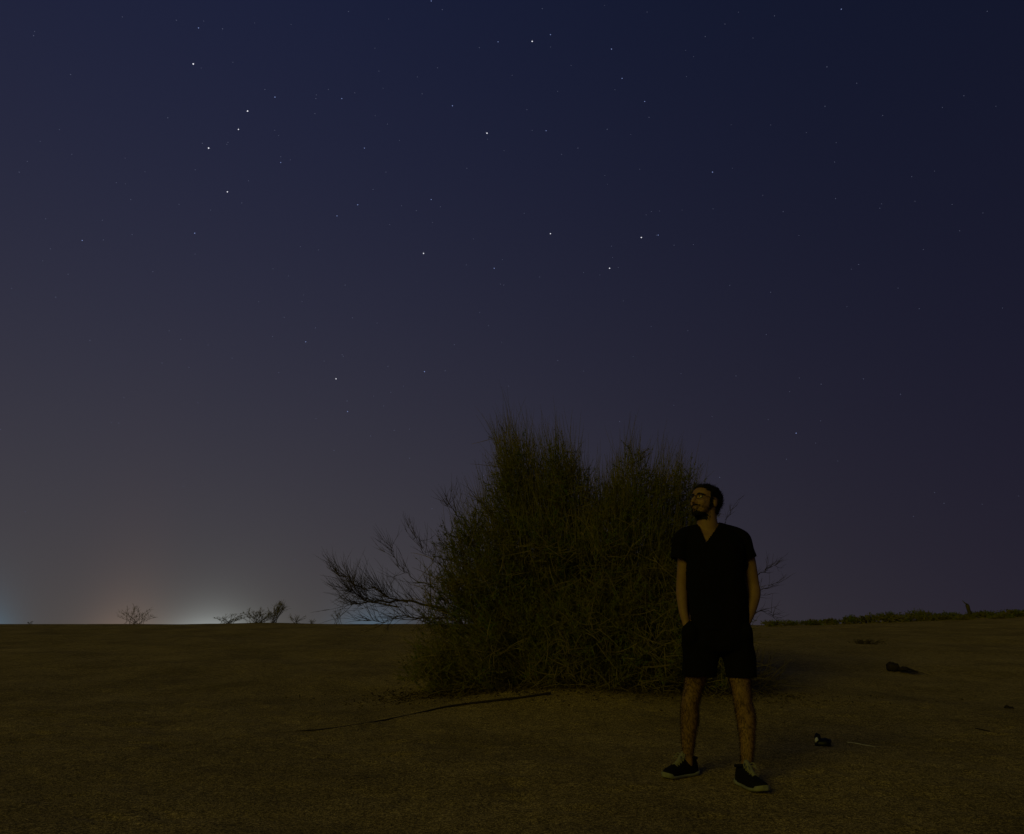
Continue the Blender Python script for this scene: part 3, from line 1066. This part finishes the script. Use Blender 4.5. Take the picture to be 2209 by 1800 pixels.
g = Geo()
ell(g, hp(0, -.018, .026), (.077, .102, .080), HM)
ell(g, hp(0, .032, -.030), (.062, .062, .080), HM)
ell(g, hp(0, .034, .035), (.065, .062, .054), HM)
ell(g, hp(0, .040, -.082), (.047, .048, .036), HM)
ell(g, hp(0, .074, -.100), (.022, .020, .020), HM)
ell(g, hp(0, .080, .024), (.046, .016, .011), HM)
for s_ in (-1, 1):
    ell(g, hp(s_ * .034, .066, -.030), (.025, .022, .024), HM)
    ell(g, hp(s_ * .076, -.014, -.012), (.009, .020, .032), HM)
    ell(g, hp(s_ * .014, .096, -.036), (.010, .011, .009), HM)
tube(g, [hp(0, .088, .016), hp(0, .102, -.008), hp(0, .114, -.032)], [.008, .010, .013], 12)
ell(g, hp(0, .092, -.064), (.024, .011, .008), HM)
ell(g, hp(0, .089, -.077), (.021, .011, .008), HM)
# neck
nb = np.array(at(1528, 1150, DB + .01))
tube(g, [hp(0, -.03, -.02), hp(0, -.026, -.09), nb], [.060, .062, .072], 24)
# torso under the clothes
ellipse_loft(g, [(1146, 1494, 1570, .055, .0), (1158, 1478, 1594, .085, 0), (1180, 1480, 1602, .100, 0), (1215, 1484, 1600, .105, 0), (1265, 1490, 1600, .095, 0),
                 (1310, 1490, 1603, .092, 0), (1350, 1484, 1612, .100, 0), (1385, 1482, 1614, .105, 0), (1402, 1490, 1606, .095, 0)], DB)
J = lambda u, v, D: np.array(at(u, v, D))
for sh in ((1474, 1160), (1598, 1161)):
    tube(g, [J(1530, 1142, DB), J((1530 + sh[0]) / 2, 1148, DB), J(sh[0], sh[1], DB)], [.046, .042, .046], 18)
# arms
tube(g, [J(1477, 1165, DB), J(1475, 1210, DB + .02), J(1471, 1262, DB + .04), J(1471, 1285, DB + .02), J(1474, 1318, DB - .02), J(1480, 1344, DB - .04)],
     [.052, .040, .036, .036, .029, .024], 20)
tube(g, [J(1602, 1163, DB), J(1614, 1205, DB + .02), J(1623, 1258, DB + .04), J(1626, 1282, DB + .02), J(1619, 1315, DB - .01), J(1610, 1342, DB - .04)],
     [.050, .044, .042, .043, .036, .028], 20)
# hands going down into the front pockets
for (w_, dirx) in (((1481, 1347, DB - .042), .034), ((1609, 1345, DB - .042), -.030)):
    w0 = J(*w_)
    palm = w0 + np.array([dirx, -.012, -.055])
    tube(g, [w0, w0 + np.array([dirx * .4, -.004, -.02]), palm], [.027, .034, .036], 16)
    for fi, (off, ln_) in enumerate(((-.027, .060), (-.009, .068), (.009, .064), (.027, .050))):
        b0 = palm + np.array([off * .85, -.004, -.02])
        tube(g, [b0, b0 + np.array([off * .15 + dirx * .3, -.008, -ln_ * .55]), b0 + np.array([off * .2 + dirx * .6, .002, -ln_])], [.0095, .009, .0075], 10)
    sg_ = 1 if dirx > 0 else -1
    t0_ = w0 + np.array([sg_ * .022, -.012, -.02])
    tube(g, [t0_, t0_ + np.array([sg_ * .018, -.014, -.03]), t0_ + np.array([sg_ * .020, -.018, -.055])], [.013, .0115, .009], 10)
# legs
tube(g, [J(1516, 1385, DB), J(1507, 1430, DB + .03), J(1496, 1484, DB + .07), J(1489, 1515, DB + .09), J(1488, 1545, DB + .115), J(1485, 1590, DB + .14), J(1484, 1636, DB + .16), J(1486, 1662, DB + .17)],
     [.090, .078, .055, .053, .056, .043, .031, .027], 24)
tube(g, [J(1584, 1385, DB), J(1591, 1430, DB - .02), J(1599, 1484, DB - .05), J(1603, 1515, DB - .05), J(1609, 1545, DB - .04), J(1612, 1595, DB - .055), J(1611, 1645, DB - .07), J(1611, 1672, DB - .07)],
     [.090, .078, .056, .054, .058, .044, .033, .030], 24)
# feet inside the shoes
HEEL_L, TOE_L = np.array([1.150, 5.062]), np.array([0.925, 4.900])
HEEL_R, TOE_R = np.array([1.352, 4.815]), np.array([1.412, 4.545])
for he, to in ((HEEL_L, TOE_L), (HEEL_R, TOE_R)):
    d_ = to - he
    m_ = lambda f_, z_: np.array([*(he + d_ * f_), z_])
    tube(g, [m_(.20, .062), m_(.45, .055), m_(.78, .045)], [.027, .027, .020], 16)
body_me = remesh(g, .0055, 5)
body = link("body", body_me, M_SKIN, man)

# short dark hairs on the shins and calves
gh = Geo()
cf = np.empty(len(body_me.vertices) * 3)
body_me.vertices.foreach_get('co', cf)
cf = cf.reshape(-1, 3)
nf = np.empty(len(cf) * 3)
body_me.vertices.foreach_get('normal', nf)
nf = nf.reshape(-1, 3)
pk = rng.choice(np.where((cf[:, 2] > .14) & (cf[:, 2] < .66))[0], 7000)
hb = cf[pk] + rng.normal(0, .003, (len(pk), 3)) * (1 - np.abs(nf[pk]))
hd2 = nf[pk] * .35 + np.array([0, 0, -1.0]) + rng.normal(0, .45, hb.shape)
hd2 /= np.linalg.norm(hd2, axis=1, keepdims=True)
hl = rng.uniform(.008, .022, len(pk))[:, None]
gh.tubes(np.stack([hb, hb + hd2 * hl * .5 + nf[pk] * .003, hb + hd2 * hl + nf[pk] * .002], 1), np.broadcast_to(np.array([.00055, .0005, .0003]), (len(pk), 3)), 3)
link("leg_hair", gh.build("leg_hair"), mat("dark_brown_hair", (0.03, 0.011, 0.006), 0.7, 0.2), man)['kind'] = 'stuff'

# hair, beard and brows grow out of the skin
co = np.empty(len(body_me.vertices) * 3)
body_me.vertices.foreach_get('co', co)
co = co.reshape(-1, 3)
nr = np.empty(len(body_me.vertices) * 3)
body_me.vertices.foreach_get('normal', nr)
nr = nr.reshape(-1, 3)
Hinv = np.array(HM.inverted())
loc = (co - np.array(HC)) @ Hinv.T
lx, ly, lz = loc.T
inhead = (np.abs(lx) < .12) & (np.abs(ly) < .16) & (lz > -.14) & (lz < .15)
ear = (np.abs(lx) > .070) & (ly > -.038) & (ly < .012) & (lz > -.05) & (lz < .024)
line = np.where(ly > .055, .070, np.where(ly > .030, .055, np.where(ly > -.035, -.005, -.072)))
hairmask = inhead & ~ear & (lz > line) & (ly < .085)
hairmask |= inhead & ~ear & (np.abs(lx) > .05) & (ly > .0) & (ly < .026) & (lz > -.05) & (lz <= .02)
nzb = np.array([noise.noise(Vector(v_) * 120) for v_ in loc]) * .006
beardmask = inhead & (lz < -.089 + nzb * 2.0) & (lz > -.135) & (ly > .012) & ~((np.abs(lx) < .024) & (lz > -.082) & (ly > .085)) & (lz < -.048 - .35 * np.clip(.06 - ly, -.05, .02)) & (nr @ np.array(fwd) > -.35)
beardmask |= inhead & (ly > .078) & (np.abs(lx) < .034) & (lz < -.046) & (lz > -.060)
browmask = inhead & (ly > .06) & (np.abs(np.abs(lx) - .033) < .023) & (np.abs(lz - (.026 - .20 * np.abs(np.abs(lx) - .030))) < .0065)


def shell(mask, thick, name, m, rough=.35):
    faces = [p for p in body_me.polygons if all(mask[v_] for v_ in p.vertices)]
    ids = sorted({v_ for p in faces for v_ in p.vertices})
    mp = {v_: i for i, v_ in enumerate(ids)}
    # distance-to-edge count for a tapered rim
    cnt = {}
    for p in faces:
        for v_ in p.vertices:
            cnt[v_] = cnt.get(v_, 0) + 1
    bm = bmesh.new()
    vin = [bm.verts.new(co[v_] - nr[v_] * .003) for v_ in ids]
    vout = []
    for v_ in ids:
        k = 1.0 if cnt[v_] >= 4 else .25
        nn = noise.noise(Vector(co[v_]) * 90) * rough + noise.noise(Vector(co[v_]) * 35) * rough
        h_ = thick(loc[v_]) * (1 + nn) * k
        vout.append(bm.verts.new(co[v_] + nr[v_] * h_))
    edges = {}
    for p in faces:
        vs_ = [mp[v_] for v_ in p.vertices]
        bm.faces.new([vout[i] for i in vs_])
        for a_, b_ in zip(vs_, vs_[1:] + vs_[:1]):
            edges[(a_, b_)] = 1
    for (a_, b_) in edges:
        if (b_, a_) not in edges:
            bm.faces.new([vout[b_], vout[a_], vin[a_], vin[b_]])
    me_ = bpy.data.meshes.new(name)
    bm.to_mesh(me_)
    bm.free()
    return link(name, me_, m, man)


shell(hairmask, lambda l_: .007 + .010 * max(0, min(1, (l_[2] - .02) / .07)) + .004 * (l_[1] < -.05), "hair", M_HAIR)
shell(beardmask, lambda l_: .0010 + .003 * max(0, min(1, (-l_[2] - .085) / .03)), "beard", M_HAIR)
def strands(mask, count, length, droop, name, m):
    ids_ = np.where(mask)[0]
    pk_ = rng.choice(ids_, count)
    b_ = co[pk_] + rng.normal(0, .002, (count, 3))
    d_ = nr[pk_] * .8 + np.array(droop) + rng.normal(0, .45, b_.shape)
    d_ /= np.linalg.norm(d_, axis=1, keepdims=True)
    l_ = rng.uniform(.5, 1.15, count)[:, None] * length
    gg = Geo()
    gg.tubes(np.stack([b_, b_ + d_ * l_ * .5, b_ + d_ * l_ + np.array(droop) * l_ * .3], 1), np.broadcast_to(np.array([.0008, .0007, .0003]), (count, 3)), 3)
    link(name, gg.build(name), m, man)['kind'] = 'stuff'


strands(hairmask, 4200, .026, (.1, 0, .1), "hair_strands", M_HAIR)
stub = inhead & (lz < -.048) & (ly > .0) & (nr @ np.array(fwd) > -.5) & (lz > -.135)
strands(beardmask, 1200, .006, (0, 0, -.5), "beard_strands", M_HAIR)
strands(stub, 2600, .0045, (0, 0, -.5), "stubble", M_HAIR)
shell(browmask, lambda l_: .0045, "eyebrows", M_HAIR, .2)
for s_ in (-1, 1):
    g = Geo()
    ell(g, hp(s_ * .031, .078, .004), (.0125, .0125, .0085), HM, 14, 9)
    eye = link("eye", g.build("eye"), M_EYE, man)
    g = Geo()
    ell(g, hp(s_ * .031, .0895, .0055), (.0055, .003, .0055), HM, 12, 7)
    ir = link("iris", g.build("iris"), M_IRIS)
    ir.parent = eye
    ir.matrix_parent_inverse = eye.matrix_world.inverted()
    ir.matrix_parent_inverse = Matrix.Translation(man.location).inverted() if False else Matrix.Identity(4)


# thin dark glasses resting on the nose and ears
g = Geo()
for s_ in (-1, 1):
    an_ = np.linspace(0, 2 * np.pi, 25)
    tube(g, [hp(s_ * .033 + .023 * math.cos(k), .104 - .012 * abs(s_ * .033 + .023 * math.cos(k)) / .056, .003 + .0165 * math.sin(k)) for k in an_], [.0019] * 25, 8, False)
    tube(g, [hp(s_ * .056, .092, .010), hp(s_ * .072, .050, .009), hp(s_ * .079, .010, .008), hp(s_ * .081, -.012, .004), hp(s_ * .080, -.026, -.012)], [.0022, .0020, .0018, .0018, .0016], 8)
tube(g, [hp(-.012, .106, .006), hp(0, .108, .009), hp(.012, .106, .006)], [.0018] * 3, 8)
link("glasses", g.build("glasses"), mat("dark_plastic_frame", (0.008, 0.007, 0.007), 0.4, 0.4), man)


def cloth(me_, wr, sc):
    """soft folds"""
    for v_ in me_.vertices:
        p_ = v_.co
        f_ = noise.noise((p_.x * sc, p_.y * sc, p_.z * sc * .45)) + .5 * noise.noise((p_.x * sc * 2.3 + 5, p_.y * sc * 2.3, p_.z * sc * 1.2))
        v_.co = p_ + v_.normal * (f_ * wr)


def cut_and_thicken(me_, test, name, m, th):
    bm = bmesh.new()
    bm.from_mesh(me_)
    bmesh.ops.delete(bm, geom=[f_ for f_ in bm.faces if test(f_.calc_center_median())], context='FACES')
    bm.to_mesh(me_)
    bm.free()
    o_ = link(name, me_, m, man)
    md = o_.modifiers.new("thickness", 'SOLIDIFY')
    md.thickness = th
    md.offset = -1
    return o_


# t-shirt
g = Geo()
ellipse_loft(g, [(1134, 1502, 1562, .060, .0), (1147, 1484, 1582, .085, 0), (1164, 1473, 1603, .112, 0), (1185, 1474, 1607, .124, 0), (1212, 1478, 1606, .128, 0), (1250, 1480, 1606, .122, 0),
                 (1290, 1480, 1611, .120, 0), (1330, 1479, 1616, .124, 0), (1352, 1477, 1618, .127, 0), (1366, 1477, 1618, .127, 0)], DB)
for sh, el_ in (((1474, 1162), (1465, 1216)), ((1597, 1163), (1615, 1214))):
    tube(g, [J(1534, 1143, DB), J((1534 + sh[0]) / 2, 1149, DB), J(sh[0], sh[1], DB), J((sh[0] + el_[0]) / 2, (sh[1] + el_[1]) / 2, DB + .005), J(el_[0], el_[1], DB + .02)],
         [.058, .054, .061, .062, .064], 24)
sm_ = remesh(g, .006, 8)
cloth(sm_, .006, 11)
NK = np.array(at(1529, 1131, DB))
zV = at(1524, 1170, DB - .12).z
xV = at(1523, 1170, DB - .12).x
zS = at(1529, 1122, DB).z
zc_ = at(1529, 1138, DB).z
cutL0, cutL1 = J(1463, 1207, DB), J(1474, 1165, DB)
cutR0, cutR1 = J(1616, 1203, DB + .02), J(1600, 1160, DB)
zhem = at(1545, 1359, DB).z


def shirt_gone(c_):
    if c_.z < zhem:
        return True
    p_ = np.array(c_)
    # round collar behind, deep V in front
    hw = .082
    dx_ = abs(p_[0] - (NK[0] - .004))
    if p_[1] < DB + .02:
        k_ = (p_[2] - zV) / (zS - zV)
        cx_ = xV + (NK[0] - xV) * min(1, max(0, k_))
        if k_ > 0 and abs(p_[0] - cx_) < hw * min(1, k_) ** .92:
            return True
    elif dx_ < hw and p_[2] > zc_ + .035:
        return True
    for a_, b_ in ((cutL0, cutL1), (cutR0, cutR1)):
        d_ = (a_ - b_) / np.linalg.norm(a_ - b_)
        if (p_ - a_) @ d_ > 0 and abs(p_[0] - a_[0]) < .10 and ((p_[0] < at(1477, 1210, DB).x) if a_ is cutL0 else (p_[0] > at(1609, 1210, DB).x)):
            return True
    return False


cut_and_thicken(sm_, shirt_gone, "t_shirt", M_SHIRT, .004)

# shorts
g = Geo()
ellipse_loft(g, [(1336, 1483, 1612, .112, 0), (1350, 1474, 1618, .124, 0), (1372, 1471, 1622, .130, 0), (1392, 1471, 1623, .128, 0), (1405, 1474, 1622, .115, 0)], DB)
tube(g, [J(1516, 1375, DB + .0), J(1512, 1410, DB + .015), J(1510, 1440, DB + .035), J(1508, 1475, DB + .05)], [.112, .112, .106, .104], 28, False)
tube(g, [J(1580, 1375, DB), J(1592, 1410, DB - .01), J(1597, 1440, DB - .025), J(1600, 1475, DB - .035)], [.112, .102, .094, .092], 28, False)
for (u_, v_, k_) in ((1490, 1368, .02), (1603, 1366, -.02)):       # hands bulge the pockets
    ell(g, J(u_, v_, DB - .05), (.056, .072, .08))
sh_ = remesh(g, .009, 6)
cloth(sh_, .006, 9)
zh2 = at(1545, 1459, DB).z
ztop = at(1545, 1340, DB).z
zcl = at(1545, 1352, DB - .1).z


def shorts_gone(c_):
    return c_.z < zh2 or c_.z > ztop


cut_and_thicken(sh_, shorts_gone, "shorts", M_SHORT, .004)


# shoes
def shoe(he, to, name, label):
    d_ = np.append(to - he, 0.0)
    L_ = np.linalg.norm(d_)
    d_ /= L_
    w_ = np.array([d_[1], -d_[0], 0.0])
    z_ = np.array([0, 0, 1.0])
    gz0 = float(terrain(*((he + to) / 2))) + .004
    o_ = np.array([*he, gz0])
    st = np.array([-.02, .0, .06, .16, .30, .45, .60, .74, .86, .94, 1.0, 1.02])
    hw = np.array([.012, .029, .040, .044, .043, .042, .046, .050, .047, .038, .022, .008])
    ht = np.array([.060, .085, .102, .108, .110, .098, .080, .066, .056, .048, .038, .026])
    curve = np.array([0, 0, 0, 0, .002, .006, .008, .006, .002, -.002, -.004, -.004])
    spring = np.array([.010, .006, .002, 0, 0, 0, 0, .001, .004, .008, .013, .016])
    # upper: arched sections standing on the sole
    a_ = np.radians(np.linspace(-8, 188, 15))
    rings = []
    for s0_, h_, t_, c_, sp in zip(st, hw, ht, curve, spring):
        cy = o_ + d_ * (s0_ * L_) + w_ * c_
        ring = [cy + w_ * (math.copysign(abs(math.cos(k)) ** .8, math.cos(k)) * (h_ - .003)) + z_ * (sp + .020 + max(math.sin(k), -.1) ** 1.0 * (t_ - .020) if math.sin(k) > 0 else sp + .018) for k in a_]
        rings.append(ring)
    g_ = Geo()
    capped(g_, np.array(rings))
    up_me = g_.build(name)
    sh_o = link(name, up_me, M_SHOE, man)
    if label: sh_o['label'] = label
    # sole: slab with rounded edge, toe and heel slightly turned up
    k_ = 40
    ss = np.interp(np.linspace(0, 1, 24), np.linspace(0, 1, len(st)), st)
    wv = np.interp(ss, st, hw) + .006
    cv = np.interp(ss, st, curve)
    sv = np.interp(ss, st, spring)
    rings = []
    for s0_, h_, c_, sp in zip(ss, wv, cv, sv):
        cy = o_ + d_ * (s0_ * L_ * 1.02 - .003) + w_ * c_
        tz = .016 + .011 * (s0_ > .9) + .006 * (s0_ < .15)
        prof = [(-.92, 0), (-1, .010), (-1.0, tz * .75), (-.93, tz), (.93, tz), (1.0, tz * .75), (1, .010), (.92, 0)]
        rings.append([cy + w_ * (a2 * h_) + z_ * (sp + b2_) for a2, b2_ in prof])
    g_ = Geo()
    capped(g_, np.array(rings))
    I = Matrix.Identity(4)

    def sub(nm, gg, m_):
        so = link(nm, gg.build(nm), m_)
        so.parent = sh_o
        so.matrix_parent_inverse = I
        return so
    sub("sole", g_, M_SOLE)
    g_ = Geo()
    tube(g_, [o_ + d_ * (.60 * L_) + z_ * .078, o_ + d_ * (.46 * L_) + z_ * .102, o_ + d_ * (.36 * L_) + z_ * .128], [.012, .019, .017], 14)
    sub("tongue", g_, M_TONGUE)
    g_ = Geo()
    for f_, hh in ((.66, .080), (.59, .090), (.52, .100), (.45, .110)):
        for sgn in (-1, 1):
            c_ = o_ + d_ * (f_ * L_) + z_ * hh
            tube(g_, [c_ - w_ * .022 * sgn - z_ * .012, c_ + d_ * .004, c_ + w_ * .022 * sgn - d_ * .018 - z_ * .008], [.0028, .0032, .0028], 8)
    c_ = o_ + d_ * (.43 * L_) + z_ * .116
    for sgn in (-1, 1):
        tube(g_, [c_, c_ + w_ * .028 * sgn + z_ * .014, c_ + w_ * .036 * sgn + d_ * .02 - z_ * .004, c_ + w_ * .010 * sgn + d_ * .006], [.0028] * 4, 8)
        tube(g_, [c_, c_ + w_ * .018 * sgn + d_ * .03, c_ + w_ * .026 * sgn + d_ * .05 - z_ * .012], [.0026] * 3, 8)
    sub("laces", g_, M_TONGUE)
    # padded collar round the ankle
    an_ = np.linspace(0, 2 * np.pi, 25)
    cc_ = o_ + d_ * (.19 * L_) + z_ * .106
    ringp = [cc_ + d_ * (math.cos(k) * .052) + w_ * (math.sin(k) * .038) + z_ * (.010 * math.cos(k)) for k in an_]
    g_ = Geo()
    tube(g_, ringp, [.009] * 25, 10, False)
    sub("collar", g_, M_SHOE)
    return sh_o


shoe(HEEL_L, TOE_L, "shoe", "black trainer turned sideways, toe to the left")
shoe(HEEL_R, TOE_R, "shoe", "black trainer pointing at the camera, white toe rubber showing")
